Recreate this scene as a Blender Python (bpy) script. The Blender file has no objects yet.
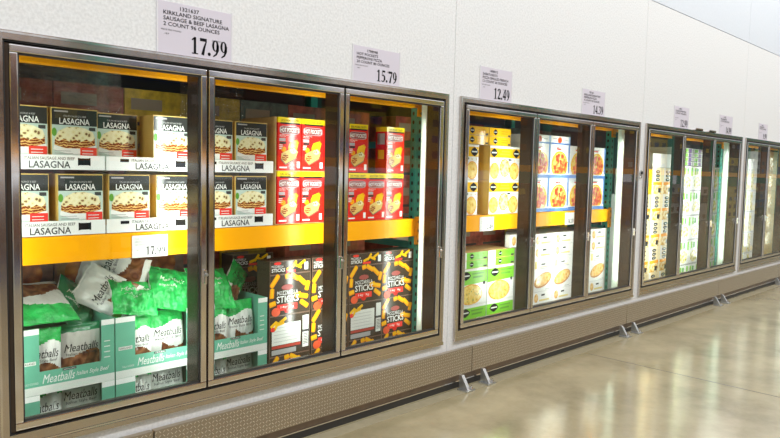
import bpy, math, random
from mathutils import Matrix, Vector, noise
R = math.radians
rnd = random.Random(7)
scene = bpy.context.scene
col = scene.collection

# ------------------------------------------------------------------ camera
FB = 0.28                                  # floor to the underside of the freezer frames
cd = bpy.data.cameras.new('camera'); cam = bpy.data.objects.new('camera', cd); col.objects.link(cam)
rt = Vector((0.71246078, -0.70137019, 0.02189731)); dn = Vector((-0.03463733, -0.06631829, -0.99719714))
fw = Vector((0.70085654, 0.70970539, -0.07154277))
m = Matrix.Identity(4)
for i in range(3):
    m[i][0] = rt[i]; m[i][1] = -dn[i]; m[i][2] = -fw[i]
m.translation = Vector((0, -2.476, FB + 0.9805))
cam.matrix_world = m
cd.sensor_width = 36; cd.lens = 673.8 / 780 * 36; cd.clip_start = 0.05; cd.clip_end = 200
scene.camera = cam

# ------------------------------------------------------------------ world, hall lights, exposure
wd = bpy.data.worlds.new('hall_ambience'); scene.world = wd; wd.use_nodes = True
wd.node_tree.nodes['Background'].inputs[0].default_value = (0.90, 0.95, 1.0, 1)
wd.node_tree.nodes['Background'].inputs[1].default_value = 0.86
def area(name, loc, rot, sx, sy, power, color=(1, 1, 1), parent=None):
    l = bpy.data.lights.new(name, 'AREA'); l.shape = 'RECTANGLE'; l.size = sx; l.size_y = sy
    l.energy = power; l.color = color
    o = bpy.data.objects.new(name, l); col.objects.link(o); o.location = loc; o.rotation_euler = rot
    if parent: o.parent = parent
    return o
HALL = 125
for k in range(6):                          # high bay fixtures over the aisle
    area('high_bay_light', (-1.5 + 4.2 * k, -4.0, 6.5), (R(32), 0, 0), 2.4, 0.5, HALL, (1, 1, .99))
scene.view_settings.view_transform = 'Standard'
scene.view_settings.look = 'None'
scene.view_settings.exposure = 0.15
scene.view_settings.gamma = 1
scene.view_settings.use_curve_mapping = False
LED = 3.5                                  # watts of each freezer light strip

# ------------------------------------------------------------------ materials
MATS = {}
def M(name, rgb=(.5, .5, .5), rough=.4, metal=0, spec=.5, var=0, vscale=20, bump=0, bscale=60):
    if name in MATS: return MATS[name]
    mt = bpy.data.materials.new(name); mt.use_nodes = True
    nt = mt.node_tree; b = nt.nodes['Principled BSDF']
    b.inputs['Base Color'].default_value = (*rgb, 1); b.inputs['Roughness'].default_value = rough
    b.inputs['Metallic'].default_value = metal; b.inputs['Specular IOR Level'].default_value = spec
    tc = nt.nodes.new('ShaderNodeTexCoord')
    if var:
        n = nt.nodes.new('ShaderNodeTexNoise'); n.inputs['Scale'].default_value = vscale; n.inputs['Detail'].default_value = 4
        nt.links.new(tc.outputs['Object'], n.inputs['Vector'])
        r = nt.nodes.new('ShaderNodeValToRGB')
        r.color_ramp.elements[0].position = .3; r.color_ramp.elements[1].position = .7
        r.color_ramp.elements[0].color = (*[max(0, c * (1 - var)) for c in rgb], 1)
        r.color_ramp.elements[1].color = (*[min(1, c * (1 + var)) for c in rgb], 1)
        nt.links.new(n.outputs['Fac'], r.inputs['Fac']); nt.links.new(r.outputs['Color'], b.inputs['Base Color'])
    if bump:
        n2 = nt.nodes.new('ShaderNodeTexNoise'); n2.inputs['Scale'].default_value = bscale; n2.inputs['Detail'].default_value = 5
        nt.links.new(tc.outputs['Object'], n2.inputs['Vector'])
        bp = nt.nodes.new('ShaderNodeBump'); bp.inputs['Strength'].default_value = bump; bp.inputs['Distance'].default_value = .01
        nt.links.new(n2.outputs['Fac'], bp.inputs['Height']); nt.links.new(bp.outputs['Normal'], b.inputs['Normal'])
    MATS[name] = mt
    return mt
def food(name, stops, scale, rough=.2, kind='voronoi', distort=0):
    """printed food picture: cell or noise pattern run through a hard colour ramp"""
    mt = bpy.data.materials.new(name); mt.use_nodes = True; nt = mt.node_tree; b = nt.nodes['Principled BSDF']
    b.inputs['Roughness'].default_value = rough
    tc = nt.nodes.new('ShaderNodeTexCoord')
    if kind == 'voronoi':
        n = nt.nodes.new('ShaderNodeTexVoronoi'); n.inputs['Scale'].default_value = scale; out = n.outputs['Distance']
    elif kind == 'wave':
        n = nt.nodes.new('ShaderNodeTexWave'); n.inputs['Scale'].default_value = scale; n.bands_direction = 'Z'
        n.inputs['Distortion'].default_value = distort; n.inputs['Detail Scale'].default_value = 2; out = n.outputs['Fac']
    else:
        n = nt.nodes.new('ShaderNodeTexNoise'); n.inputs['Scale'].default_value = scale; n.inputs['Detail'].default_value = 3; out = n.outputs['Fac']
    nt.links.new(tc.outputs['Object'], n.inputs['Vector'])
    r = nt.nodes.new('ShaderNodeValToRGB'); e = r.color_ramp.elements
    while len(e) < len(stops): e.new(.5)
    for k, (p, c) in enumerate(stops):
        e[k].position = p; e[k].color = (*c, 1)
    nt.links.new(out, r.inputs['Fac']); nt.links.new(r.outputs['Color'], b.inputs['Base Color'])
    MATS[name] = mt
    return mt

white_wall = M('white_wall_panel', (.745, .75, .755), .6, var=.10, vscale=90, bump=.10, bscale=100)
cool_wall = M('white_upper_panel', (.64, .68, .735), .5, var=.02, vscale=40, bump=.15, bscale=60)
def steel_mat(name, rgb, rough, stretch):
    mt = M(name, rgb, rough, 1)
    nt = mt.node_tree; b = nt.nodes['Principled BSDF']; tc = nt.nodes['Texture Coordinate']
    mp = nt.nodes.new('ShaderNodeMapping'); mp.inputs['Scale'].default_value = stretch
    n = nt.nodes.new('ShaderNodeTexNoise'); n.inputs['Scale'].default_value = 40
    nt.links.new(tc.outputs['Object'], mp.inputs['Vector']); nt.links.new(mp.outputs['Vector'], n.inputs['Vector'])
    mr = nt.nodes.new('ShaderNodeMapRange'); mr.inputs['To Min'].default_value = rough * .7; mr.inputs['To Max'].default_value = rough * 1.5
    nt.links.new(n.outputs['Fac'], mr.inputs['Value']); nt.links.new(mr.outputs['Result'], b.inputs['Roughness'])
    return mt
steel = steel_mat('brushed_steel', (.60, .54, .50), .15, (1, 1, 1))
rail = steel_mat('polished_rail', (.78, .74, .71), .10, (1, 1, 1))
dark_steel = M('dark_bronze_liner', (.10, .075, .06), .25, .6)
black = M('black_gap', (.012, .012, .013), .6)
gasket = M('black_gasket', (.03, .027, .025), .5)
galv = M('galvanised_steel', (.62, .63, .63), .3, .9, var=.15)
kick = M('bronze_kickplate', (.25, .19, .15), .35, .5, var=.1)
jambw = M('tinted_white_jamb', (.80, .95, .84), .35)  # white panel edge, green cast of the lit glass put into its colour
lens_m = M('light_diffuser', (.9, .95, .9), .3)
orange = M('rack_orange', (1.0, .41, .002), .35, spec=.2, var=.02)
teal = M('rack_teal', (.05, .40, .30), .4, var=.08)
kraft = M('kraft_board', (.55, .36, .15), .6, var=.08, vscale=40)
gold = M('gold_board', (.70, .46, .12), .45)
wht = M('white_print', (.86, .86, .84), .17)
offw = M('offwhite_print', (.74, .76, .72), .17)
palecell = M('pale_blue_print', (.55, .68, .62), .17)
char = M('charcoal_print', (.035, .036, .034), .17)
blk = M('black_print', (.01, .01, .012), .6, spec=.1)
dgrey = M('grey_print', (.06, .06, .06), .6, spec=.1)
mgrey = M('mid_grey_print', (.4, .4, .4), .4)
silver = M('silver_print', (.42, .40, .42), .17)
red = M('red_print', (.70, .02, .015), .17)
brred = M('bright_red_print', (.85, .05, .04), .17)
yel = M('yellow_print', (.92, .68, .01), .17)
amber = M('amber_print', (.90, .50, .01), .17)
org = M('orange_print', (.88, .33, .01), .17)
dkbrown = M('dark_brown_print', (.055, .04, .028), .17)
green = M('green_tray_board', (.13, .42, .29), .35, var=.05)
gfilm = M('green_film', (.018, .42, .08), .15, var=.4, vscale=16, bump=1, bscale=38)  # dark patches in the colour stand for shaded folds of the film
dgfilm = M('dark_green_film', (.01, .17, .06), .15, bump=.5, bscale=25)
wfilm = M('white_film', (.80, .80, .77), .18, bump=.3, bscale=20)
lime = M('lime_print', (.20, .58, .03), .3)
blue = M('blue_print', (.10, .22, .55), .3)
lblue = M('light_blue_print', (.35, .5, .75), .3)
purple = M('purple_print', (.16, .08, .28), .35)
maroon = M('maroon_board', (.38, .08, .045), .35, var=.5, vscale=22)
mustard = M('mustard_board', (.62, .42, .03), .35, var=.35, vscale=22)
brownb = M('brown_case_board', (.16, .09, .06), .35, var=.4, vscale=22)
dteal = M('dark_teal_board', (.10, .14, .12), .35, var=.4, vscale=22)
lilac = M('lilac_sign_card', (.66, .62, .70), .4)
leaf = M('leaf_print', (.12, .35, .04), .4)
cheese = food('cheese_topping', [(0, (.10, .05, .02)), (.27, (.30, .17, .07)), (.36, (.80, .70, .38)), (1, (.90, .85, .62))], 62)
pasta = food('pasta_layers', [(.0, (.16, .03, .01)), (.5, (.36, .07, .015)), (.72, (.66, .34, .09)), (1, (.78, .52, .18))], 30, kind='wave', distort=7)
meat = food('meatball_picture', [(0, (.22, .07, .03)), (.3, (.13, .04, .02)), (.55, (.30, .12, .05)), (1, (.05, .02, .01))], 22)
pizza = food('pizza_cheese', [(0, (.50, .18, .02)), (.3, (.80, .52, .10)), (1, (.90, .72, .25))], 45)
mush = food('mushroom_pizza', [(0, (.30, .12, .05)), (.35, (.62, .30, .10)), (.6, (.80, .58, .28)), (1, (.88, .72, .36))], 50)
beige = food('beige_pizza', [(0, (.45, .16, .03)), (.3, (.80, .45, .13)), (1, (.90, .66, .32))], 40)
mixed = food('mixed_food', [(.3, (.16, .10, .05)), (.45, (.75, .40, .06)), (.55, (.85, .72, .40)), (.7, (.9, .86, .7))], 30, kind='noise')
gmixed = food('garden_food', [(.33, (.15, .35, .06)), (.46, (.80, .62, .12)), (.56, (.88, .84, .6)), (.7, (.9, .9, .8))], 30, kind='noise')
roundf = food('round_food_picture', [(0, (.55, .24, .07)), (.5, (.30, .10, .04)), (1, (.12, .05, .03))], 26)

def glass_mat():
    mt = bpy.data.materials.new('clear_glass'); mt.use_nodes = True; nt = mt.node_tree; nt.nodes.clear()
    o = nt.nodes.new('ShaderNodeOutputMaterial'); mx = nt.nodes.new('ShaderNodeMixShader')
    t = nt.nodes.new('ShaderNodeBsdfTransparent'); t.inputs[0].default_value = (.97, .985, .975, 1)
    g = nt.nodes.new('ShaderNodeBsdfGlossy'); g.inputs['Roughness'].default_value = .015
    f = nt.nodes.new('ShaderNodeFresnel'); f.inputs[0].default_value = 1.45
    ge = nt.nodes.new('ShaderNodeNewGeometry'); k = nt.nodes.new('ShaderNodeMath'); k.operation = 'SUBTRACT'; k.inputs[0].default_value = 1; nt.links.new(ge.outputs['Backfacing'], k.inputs[1])
    k2 = nt.nodes.new('ShaderNodeMath'); k2.operation = 'MULTIPLY'; nt.links.new(f.outputs[0], k2.inputs[0]); nt.links.new(k.outputs[0], k2.inputs[1])
    k3 = nt.nodes.new('ShaderNodeMath'); k3.operation = 'MULTIPLY'; nt.links.new(k2.outputs[0], k3.inputs[0]); k3.inputs[1].default_value = 1.7   # both faces of the pane
    nt.links.new(k3.outputs[0], mx.inputs[0]); nt.links.new(t.outputs[0], mx.inputs[1]); nt.links.new(g.outputs[0], mx.inputs[2])
    nt.links.new(mx.outputs[0], o.inputs[0]); return mt
glass = glass_mat()
def wrap_mat():
    mt = bpy.data.materials.new('stretch_film'); mt.use_nodes = True; nt = mt.node_tree; nt.nodes.clear()
    o = nt.nodes.new('ShaderNodeOutputMaterial'); mx = nt.nodes.new('ShaderNodeMixShader')
    t = nt.nodes.new('ShaderNodeBsdfTransparent'); t.inputs[0].default_value = (.92, .93, .93, 1)
    g = nt.nodes.new('ShaderNodeBsdfGlossy'); g.inputs['Roughness'].default_value = .12
    mx.inputs[0].default_value = .20
    tc = nt.nodes.new('ShaderNodeTexCoord'); mp = nt.nodes.new('ShaderNodeMapping'); mp.inputs['Scale'].default_value = (1, 1, 2.6)
    n = nt.nodes.new('ShaderNodeTexNoise'); n.inputs['Scale'].default_value = 14; n.inputs['Detail'].default_value = 5; n.inputs['Distortion'].default_value = 1.2
    bp = nt.nodes.new('ShaderNodeBump'); bp.inputs['Strength'].default_value = 1; bp.inputs['Distance'].default_value = .06
    nt.links.new(tc.outputs['Object'], mp.inputs[0]); nt.links.new(mp.outputs[0], n.inputs['Vector'])
    nt.links.new(n.outputs['Fac'], bp.inputs['Height']); nt.links.new(bp.outputs[0], g.inputs['Normal'])
    nt.links.new(t.outputs[0], mx.inputs[1]); nt.links.new(g.outputs[0], mx.inputs[2]); nt.links.new(mx.outputs[0], o.inputs[0]); return mt
film = wrap_mat()
def floor_mat():
    mt = M('polished_concrete', (.40, .36, .27), .16); nt = mt.node_tree; b = nt.nodes['Principled BSDF']; tc = nt.nodes['Texture Coordinate']
    b.inputs['Specular IOR Level'].default_value = 1; b.inputs['IOR'].default_value = 1.7
    n = nt.nodes.new('ShaderNodeTexNoise'); n.inputs['Scale'].default_value = 2.2; n.inputs['Detail'].default_value = 8; n.inputs['Roughness'].default_value = .65
    r = nt.nodes.new('ShaderNodeValToRGB'); r.color_ramp.elements[0].position = .3; r.color_ramp.elements[1].position = .72
    r.color_ramp.elements[0].color = (.28, .235, .135, 1); r.color_ramp.elements[1].color = (.50, .43, .265, 1)
    nt.links.new(tc.outputs['Object'], n.inputs['Vector']); nt.links.new(n.outputs['Fac'], r.inputs[0]); nt.links.new(r.outputs[0], b.inputs['Base Color'])
    n2 = nt.nodes.new('ShaderNodeTexNoise'); n2.inputs['Scale'].default_value = 5; n2.inputs['Detail'].default_value = 6
    mr = nt.nodes.new('ShaderNodeMapRange'); mr.inputs['To Min'].default_value = .09; mr.inputs['To Max'].default_value = .22
    nt.links.new(tc.outputs['Object'], n2.inputs['Vector']); nt.links.new(n2.outputs['Fac'], mr.inputs[0]); nt.links.new(mr.outputs[0], b.inputs['Roughness'])
    return mt
concrete = floor_mat()
def tread_mat():
    mt = M('diamond_tread_plate', (.46, .40, .31), .3, .75); nt = mt.node_tree; b = nt.nodes['Principled BSDF']; tc = nt.nodes['Texture Coordinate']
    L = nt.links
    def mth(op, a, bb=None, c=None):
        nd = nt.nodes.new('ShaderNodeMath'); nd.operation = op
        for k, v in enumerate((a, bb, c)):
            if v is None: continue
            if isinstance(v, (int, float)): nd.inputs[k].default_value = v
            else: L.new(v, nd.inputs[k])
        return nd.outputs[0]
    sp = nt.nodes.new('ShaderNodeSeparateXYZ'); L.new(tc.outputs['Object'], sp.inputs[0])
    u = mth('DIVIDE', sp.outputs['X'], .0165); v = mth('DIVIDE', sp.outputs['Z'], .0165)
    fu = mth('FLOOR', u); fv = mth('FLOOR', v)
    par = mth('MODULO', mth('ABSOLUTE', mth('ADD', fu, fv)), 2.0)
    sg = mth('SUBTRACT', mth('MULTIPLY', mth('GREATER_THAN', par, .5), 2.0), 1.0)
    lu = mth('SUBTRACT', mth('SUBTRACT', u, fu), .5); lv = mth('MULTIPLY', mth('SUBTRACT', mth('SUBTRACT', v, fv), .5), sg)
    a = mth('MULTIPLY', mth('ADD', lu, lv), .7071 / .44); c = mth('MULTIPLY', mth('SUBTRACT', lu, lv), .7071 / .085)
    d = mth('ADD', mth('MULTIPLY', a, a), mth('MULTIPLY', c, c))
    h = mth('SUBTRACT', 1.0, mth('MINIMUM', d, 1.0))
    bp = nt.nodes.new('ShaderNodeBump'); bp.inputs['Strength'].default_value = 1; bp.inputs['Distance'].default_value = .0035
    L.new(h, bp.inputs['Height']); L.new(bp.outputs[0], b.inputs['Normal'])
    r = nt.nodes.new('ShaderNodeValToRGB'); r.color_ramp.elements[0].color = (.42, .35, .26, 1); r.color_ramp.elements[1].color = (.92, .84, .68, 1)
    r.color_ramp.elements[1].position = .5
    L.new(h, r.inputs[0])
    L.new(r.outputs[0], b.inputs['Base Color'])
    return mt
tread = tread_mat()

# ------------------------------------------------------------------ mesh builder
TXT = {}
def text_geo(s, shear=0, bold=0):
    k = (s, shear, bold)
    if k not in TXT:
        c = bpy.data.curves.new('t', 'FONT'); c.body = s; c.size = 1; c.shear = shear; c.offset = bold; c.resolution_u = 2
        o = bpy.data.objects.new('t', c); col.objects.link(o)
        bpy.context.view_layer.update()
        me = bpy.data.meshes.new_from_object(o.evaluated_get(bpy.context.evaluated_depsgraph_get()))
        V = [(v.co.x, v.co.y) for v in me.vertices]; F = [tuple(p.vertices) for p in me.polygons]
        bpy.data.objects.remove(o); bpy.data.meshes.remove(me); bpy.data.curves.remove(c)
        xs = [a[0] for a in V]; ys = [a[1] for a in V]
        TXT[k] = (V, F, min(xs), max(xs), min(ys), max(ys))
    return TXT[k]
class MB:
    def __init__(s): s.v = []; s.f = []; s.m = []; s.mats = []; s.smooth = []; s.T = None
    def mi(s, m):
        if m not in s.mats: s.mats.append(m)
        return s.mats.index(m)
    def add(s, V, F, m, smooth=False):
        n = len(s.v); k = s.mi(m)
        if s.T is not None: V = [tuple(s.T @ Vector(a)) for a in V]
        s.v += [tuple(a) for a in V]
        for f in F: s.f.append(tuple(n + i for i in f)); s.m.append(k); s.smooth.append(smooth)
        return s
    def box(s, x0, x1, y0, y1, z0, z1, m):
        V = [(x, y, z) for x in (x0, x1) for y in (y0, y1) for z in (z0, z1)]
        return s.add(V, [(0, 1, 3, 2), (4, 6, 7, 5), (0, 4, 5, 1), (2, 3, 7, 6), (0, 2, 6, 4), (1, 5, 7, 3)], m)
    def bbox(s, x0, x1, y0, y1, z0, z1, m, b=.003):
        """box with bevelled edges"""
        import bmesh
        bm = bmesh.new(); bmesh.ops.create_cube(bm, size=1)
        for v in bm.verts:
            v.co = Vector(((x0 + x1) / 2 + v.co.x * (x1 - x0), (y0 + y1) / 2 + v.co.y * (y1 - y0), (z0 + z1) / 2 + v.co.z * (z1 - z0)))
        bmesh.ops.bevel(bm, geom=bm.edges[:], offset=b, segments=2, affect='EDGES', profile=.6)
        bm.verts.index_update()
        s.add([v.co[:] for v in bm.verts], [tuple(v.index for v in f.verts) for f in bm.faces], m); bm.free(); return s
    def poly(s, pts, y, m):                       # flat print on the front (faces -y); pts counter-clockwise seen from front
        return s.add([(a, y, b) for a, b in pts], [tuple(range(len(pts)))], m)
    def rect(s, x0, z0, x1, z1, y, m): return s.poly([(x0, z0), (x1, z0), (x1, z1), (x0, z1)], y, m)
    def ell(s, cx, cz, rx, rz, y, m, n=20, rot=0):
        c, q = math.cos(rot), math.sin(rot)
        P = []
        for i in range(n):
            a = 2 * math.pi * i / n; u, w = rx * math.cos(a), rz * math.sin(a)
            P.append((cx + u * c - w * q, cz + u * q + w * c))
        return s.poly(P, y, m)
    def stick(s, cx, cz, l, w, rot, y, m): return s.poly([(cx + a * math.cos(rot) - b * math.sin(rot), cz + a * math.sin(rot) + b * math.cos(rot)) for a, b in
             [(-l * .5, -w * .3), (-l * .42, -w * .5), (l * .42, -w * .5), (l * .5, -w * .3), (l * .5, w * .3), (l * .42, w * .5), (-l * .42, w * .5), (-l * .5, w * .3)]], y, m)
    def text(s, t, x0, x1, z0, z1, y, m, shear=0, bold=0, fmap=None, keep=False, align='l'):
        """fit text into a rectangle"""
        V, F, a, b, c, d = text_geo(t, shear, bold)
        sx = (x1 - x0) / (b - a); sz = (z1 - z0) / (d - c)
        if keep: sx = min(sx, sz * 1.0)
        w = sx * (b - a); ox = x0 if align == 'l' else (x1 - w if align == 'r' else (x0 + x1 - w) / 2)
        P = [(ox + (v[0] - a) * sx, z0 + (v[1] - c) * sz) for v in V]
        if fmap: W = [(px, fmap(px, pz), pz) for px, pz in P]
        else: W = [(px, y, pz) for px, pz in P]
        return s.add(W, F, m)
    def stroke(s, pts, y, m):
        P = [Vector((a, b)) for a, b, w in pts]; l = []; r = []
        for i, (a, b, w) in enumerate(pts):
            d = (P[min(i + 1, len(P) - 1)] - P[max(i - 1, 0)]).normalized(); n = Vector((-d.y, d.x)) * w / 2
            l.append(P[i] + n); r.append(P[i] - n)
        V = [(q.x, y, q.y) for q in l + r]; k = len(l)
        return s.add(V, [(i, i + 1, k + i + 1, k + i) for i in range(k - 1)], m)
    def tube(s, p, q, r, m, n=10):
        p = Vector(p); q = Vector(q); d = (q - p).normalized(); a = d.orthogonal().normalized(); b = d.cross(a)
        V = []
        for c in (p, q):
            for i in range(n):
                t = 2 * math.pi * i / n; V.append(c + a * r * math.cos(t) + b * r * math.sin(t))
        F = [(i, (i + 1) % n, n + (i + 1) % n, n + i) for i in range(n)] + [tuple(range(n - 1, -1, -1)), tuple(range(n, 2 * n))]
        return s.add(V, F, m, False)
    def build(s, name, parent=None, loc=(0, 0, 0), rot=(0, 0, 0)):
        me = bpy.data.meshes.new(name); me.from_pydata(s.v, [], s.f)
        for m in s.mats: me.materials.append(m)
        me.polygons.foreach_set('material_index', s.m); me.polygons.foreach_set('use_smooth', s.smooth); me.update()
        o = bpy.data.objects.new(name, me); col.objects.link(o); o.location = loc; o.rotation_euler = rot
        if parent: o.parent = parent
        return o
def tag(o, label=None, cat=None, group=None, kind=None):
    for k, v in (('label', label), ('category', cat), ('group', group), ('kind', kind)):
        if v: o[k] = v
    return o
def empty(name, loc=(0, 0, 0)):
    o = bpy.data.objects.new(name, None); col.objects.link(o); o.location = loc; o.empty_display_size = .1
    return o
def copy_tree(o, parent=None):
    c = o.copy(); col.objects.link(c); c.parent = parent
    for ch in [q for q in bpy.data.objects if q.parent == o]: copy_tree(ch, c)
    return c
USED = {}
def place(proto, loc, label, cat, group=None, rot=(0, 0, 0)):
    """first use moves the prototype itself, later uses are copies"""
    if proto.name in USED: o = copy_tree(proto)
    else: o = proto; USED[proto.name] = 1
    for k in ('label', 'category', 'group'):
        if k in o: del o[k]
    o.location = loc; o.rotation_euler = rot
    return tag(o, label, cat, group)
ORD = ['first', 'second', 'third', 'fourth', 'fifth', 'sixth', 'seventh', 'eighth', 'ninth', 'tenth', 'eleventh', 'twelfth', 'thirteenth']

# ------------------------------------------------------------------ setting
W = 2.251; G = 0.103; PITCH = W + G; X0 = 0.624; TOP = FB + 1.41; SEAM = FB + 1.41 + .979
UL = [X0 + PITCH * k for k in range(5)]           # left edges of the freezer fronts; the fifth lies outside the photo
JR = .035                                          # frame overlaps the wall opening by this much
def struct(mb, name): o = mb.build(name); o['kind'] = 'structure'; return o
struct(MB().box(-6, 40, -8, .2, -.1, 0, concrete), 'floor')
joint = M('floor_joint_filler', (.10, .085, .07), .6)
fj = MB()
for x in (-1.9, 4.31, 10.5, 16.7): fj.box(x - .003, x + .003, -8, -.14, 0, .0008, joint)
fj.box(-6, 34, -3.9, -3.894, 0, .0008, joint)
struct(fj, 'trim_1')
seal = M('concrete_sealer_edge', (.36, .31, .20), .3, var=.1)
struct(MB().box(-6, 34, -.105, -.03, 0, .0012, seal), 'trim_2')
wl = MB(); YT = .16; g = .0015
left_end = -6.0
for k in range(-2, 14):                            # panels joined at the middle of every pier
    a = X0 - G / 2 + PITCH * k; b = a + PITCH
    ox0 = X0 + PITCH * k + JR; ox1 = X0 + PITCH * k + W - JR
    if 0 <= k < 5:
        wl.box(a + g, ox0, 0, YT, FB + .04, TOP - .04, white_wall)
        wl.box(ox1, b - g, 0, YT, FB + .04, TOP - .04, white_wall)
        wl.box(a + g, b - g, 0, YT, TOP - .04, SEAM - .003, white_wall)
        wl.box(a + g, b - g, 0, YT, .02, FB + .04, white_wall)
        wl.box(ox0 - .001, ox0 + .001, .100, YT, FB + .04, TOP - .04, jambw)
        wl.box(ox1 - .001, ox1 + .001, .100, YT, FB + .04, TOP - .04, jambw)
    else:
        wl.box(a + g, b - g, 0, YT, .02, SEAM - .003, white_wall)
    wl.box(a + g, b - g, 0, YT, SEAM + .003, 14, cool_wall)
wl.box(-4.2, 33, .02, YT - .02, SEAM - .01, 13.9, black)
struct(wl, 'wall_back')
inner = M('cold_room_liner', (.07, .07, .072), .6)
XE = UL[4] + W + .3
struct(MB().box(.3, XE, .2, 1.6, 0, .12, M('cold_room_floor', (.25, .25, .25), .6)), 'floor_cold_room')
struct(MB().box(.3, XE, 1.6, 1.7, 0, 2.4, inner), 'wall_cold_room_back')
struct(MB().box(.3, XE, .16, 1.7, 2.4, 2.5, inner), 'ceiling_cold_room')
struct(MB().box(.2, .3, .16, 1.7, 0, 2.5, inner), 'wall_cold_room_left')
struct(MB().box(XE, XE + .1, .16, 1.7, 0, 2.5, inner), 'wall_cold_room_right')
# toe kick below the wall panels
kk = MB(); kk.box(-4, 34, -.006, 0, .041, .20, kick); kk.box(-4, 34, -.012, 0, .035, .041, rail)
kk.box(-4, 34, -.010, 0, .0, .035, gasket)
struct(kk, 'baseboard_back')

# ------------------------------------------------------------------ freezer fronts
DW = (W - .086) / 3
def freezer():
    root = empty('display_freezer', (UL[0], 0, FB))
    f = MB(); H = 1.41
    # face frame with a small lip, and the dark liner through the wall
    def ring(x0, x1, z0, z1, t, y0, y1, m, tb=None):
        tb = tb or t
        f.box(x0, x1, y0, y1, z1 - t, z1, m); f.box(x0, x1, y0, y1, z0, z0 + tb, m)
        f.box(x0, x0 + t, y0, y1, z0 + tb, z1 - t, m); f.box(x1 - t, x1, y0, y1, z0 + tb, z1 - t, m)
    ring(0, W, 0, H, .030, -.012, -.001, steel, .058)
    ring(.003, W - .003, .003, H - .003, .007, -.015, -.012, rail, .022)
    f.box(-.0, W, -.018, -.012, -.0, .018, steel)
    ring(.028, W - .028, .054, H - .028, .008, -.008, .10, black)
    ring(.036, W - .036, .062, H - .036, .012, .0, .10, dark_steel)
    f.build('frame', root)
    for k in range(4):                              # mullions with a light strip behind each
        x = .043 + DW * k
        mb = MB(); xa, xb = (x - .036, x + .036)
        if k == 0: xa = .040; xb = .072
        if k == 3: xa = W - .072; xb = W - .040
        mb.box(xa, xb, -.001, .085, .066, H - .05, dark_steel)
        mu = mb.build('mullion', root)
        lf = MB(); cx = (xa + xb) / 2; lf.box(cx - .016, cx + .016, .0852, .093, .10, H - .10, lens_m)
        lf.build('light_strip', mu)
        tilt = R(0)
        if k == 0: tilt = R(-25)
        if k == 3: tilt = R(25)
        a = area('freezer_light', (cx, .0965, .69), (R(90), 0, tilt), .03, 1.14, LED * (.7 if k in (0, 3) else 1), (.93, 1, .93), mu)
        a.rotation_euler = (R(90), 0, tilt)
    for k in range(3):
        d = MB(); x0 = .043 + DW * k + .004; x1 = x0 + DW - .008; z0 = .072; z1 = H - .044
        t = .026
        for (a, b, c, e) in ((x0, x1, z1 - t, z1), (x0, x1, z0, z0 + t), (x0, x0 + t, z0 + t, z1 - t), (x1 - t, x1, z0 + t, z1 - t)):
            d.bbox(a, b, -.018, -.002, c, e, rail, .004)
        q = t
        for (a, b, c, e) in ((x0 + q, x1 - q, z1 - q - .006, z1 - q), (x0 + q, x1 - q, z0 + q, z0 + q + .008), (x0 + q, x0 + q + .005, z0 + q, z1 - q), (x1 - q - .005, x1 - q, z0 + q, z1 - q)):
            d.box(a, b, -.013, -.002, c, e, gasket)
        dr = d.build('door', root)
        MB().box(x0 + q + .001, x1 - q - .001, -.010, -.005, z0 + q + .001, z1 - q - .001, glass).build('glass_pane', dr)
        h = MB(); hx = x1 - .012; hz = .535
        h.bbox(hx - .006, hx + .006, -.034, -.017, hz - .03, hz + .03, rail, .003); h.tube((hx, -.034, hz + .01), (hx, -.044, hz + .01), .006, galv)
        h.build('handle', dr)
    return root
fz = freezer()
FZ = ['nearest three-door display freezer, lasagna and meatballs behind its glass', 'second three-door display freezer, yellow and green pizza boxes behind its glass',
      'third three-door display freezer along the wall, tall stacks of orange-and-white boxes inside', 'farthest display freezer, cut off by the right edge of the photo']
for k in range(5):
    o = fz if k == 0 else copy_tree(fz)
    o.location.x = UL[k]
    tag(o, FZ[min(k, 3)] if k < 4 else 'display freezer beyond the right edge of the photo', 'display freezer', 'three-door display freezers in the wall')

# diamond plate bumper along the wall
def bumper(x0, x1, label):
    root = empty('bumper_rail', (x0, -.03, 0)); L = x1 - x0
    b = MB(); b.bbox(.003, L - .003, -.006, .024, .083, .233, tread, .003)
    b.build('tread_plate', root)
    
    for bx in (.10, L - .10):
        q = MB()
        q.box(bx - .04, bx + .04, -.085, -.012, .0012, .008, galv)
        q.add([(bx - .014, -.070, .008), (bx - .014, -.006, .008), (bx - .014, -.006, .0825), (bx - .014, -.022, .0825), (bx + .010, -.070, .008), (bx + .010, -.006, .008), (bx + .010, -.006, .0825), (bx + .010, -.022, .0825)],
              [(0, 1, 2, 3), (7, 6, 5, 4), (0, 3, 7, 4), (0, 4, 5, 1), (1, 5, 6, 2), (3, 2, 6, 7)], galv)
        br = q.build('bracket', root)
        w = MB(); w.tube((bx + .02, -.07, .009), (bx + .02, -.07, .020), .008, rail, 6); w.tube((bx + .02, -.07, .02), (bx + .02, -.07, .030), .004, rail, 8); w.build('bolt', br)
    return tag(root, label, 'bumper rail', 'diamond-plate bumper rails along the freezer wall')
BX = [-.82, 1.15, 3.12, 5.09, 7.06, 9.03, 11.0]
BL = ['diamond-plate bumper rail left of the photo', 'nearest diamond-plate bumper rail, below the lasagna and meatball freezer', 'diamond-plate bumper rail under the yellow and green pizza boxes',
      'diamond-plate bumper rail under the pier between second and third freezers', 'diamond-plate bumper rail below the farthest freezer at the right edge', 'diamond-plate bumper rail right of the photo']
for k in range(6): bumper(BX[k], BX[k + 1], BL[k])

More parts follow.
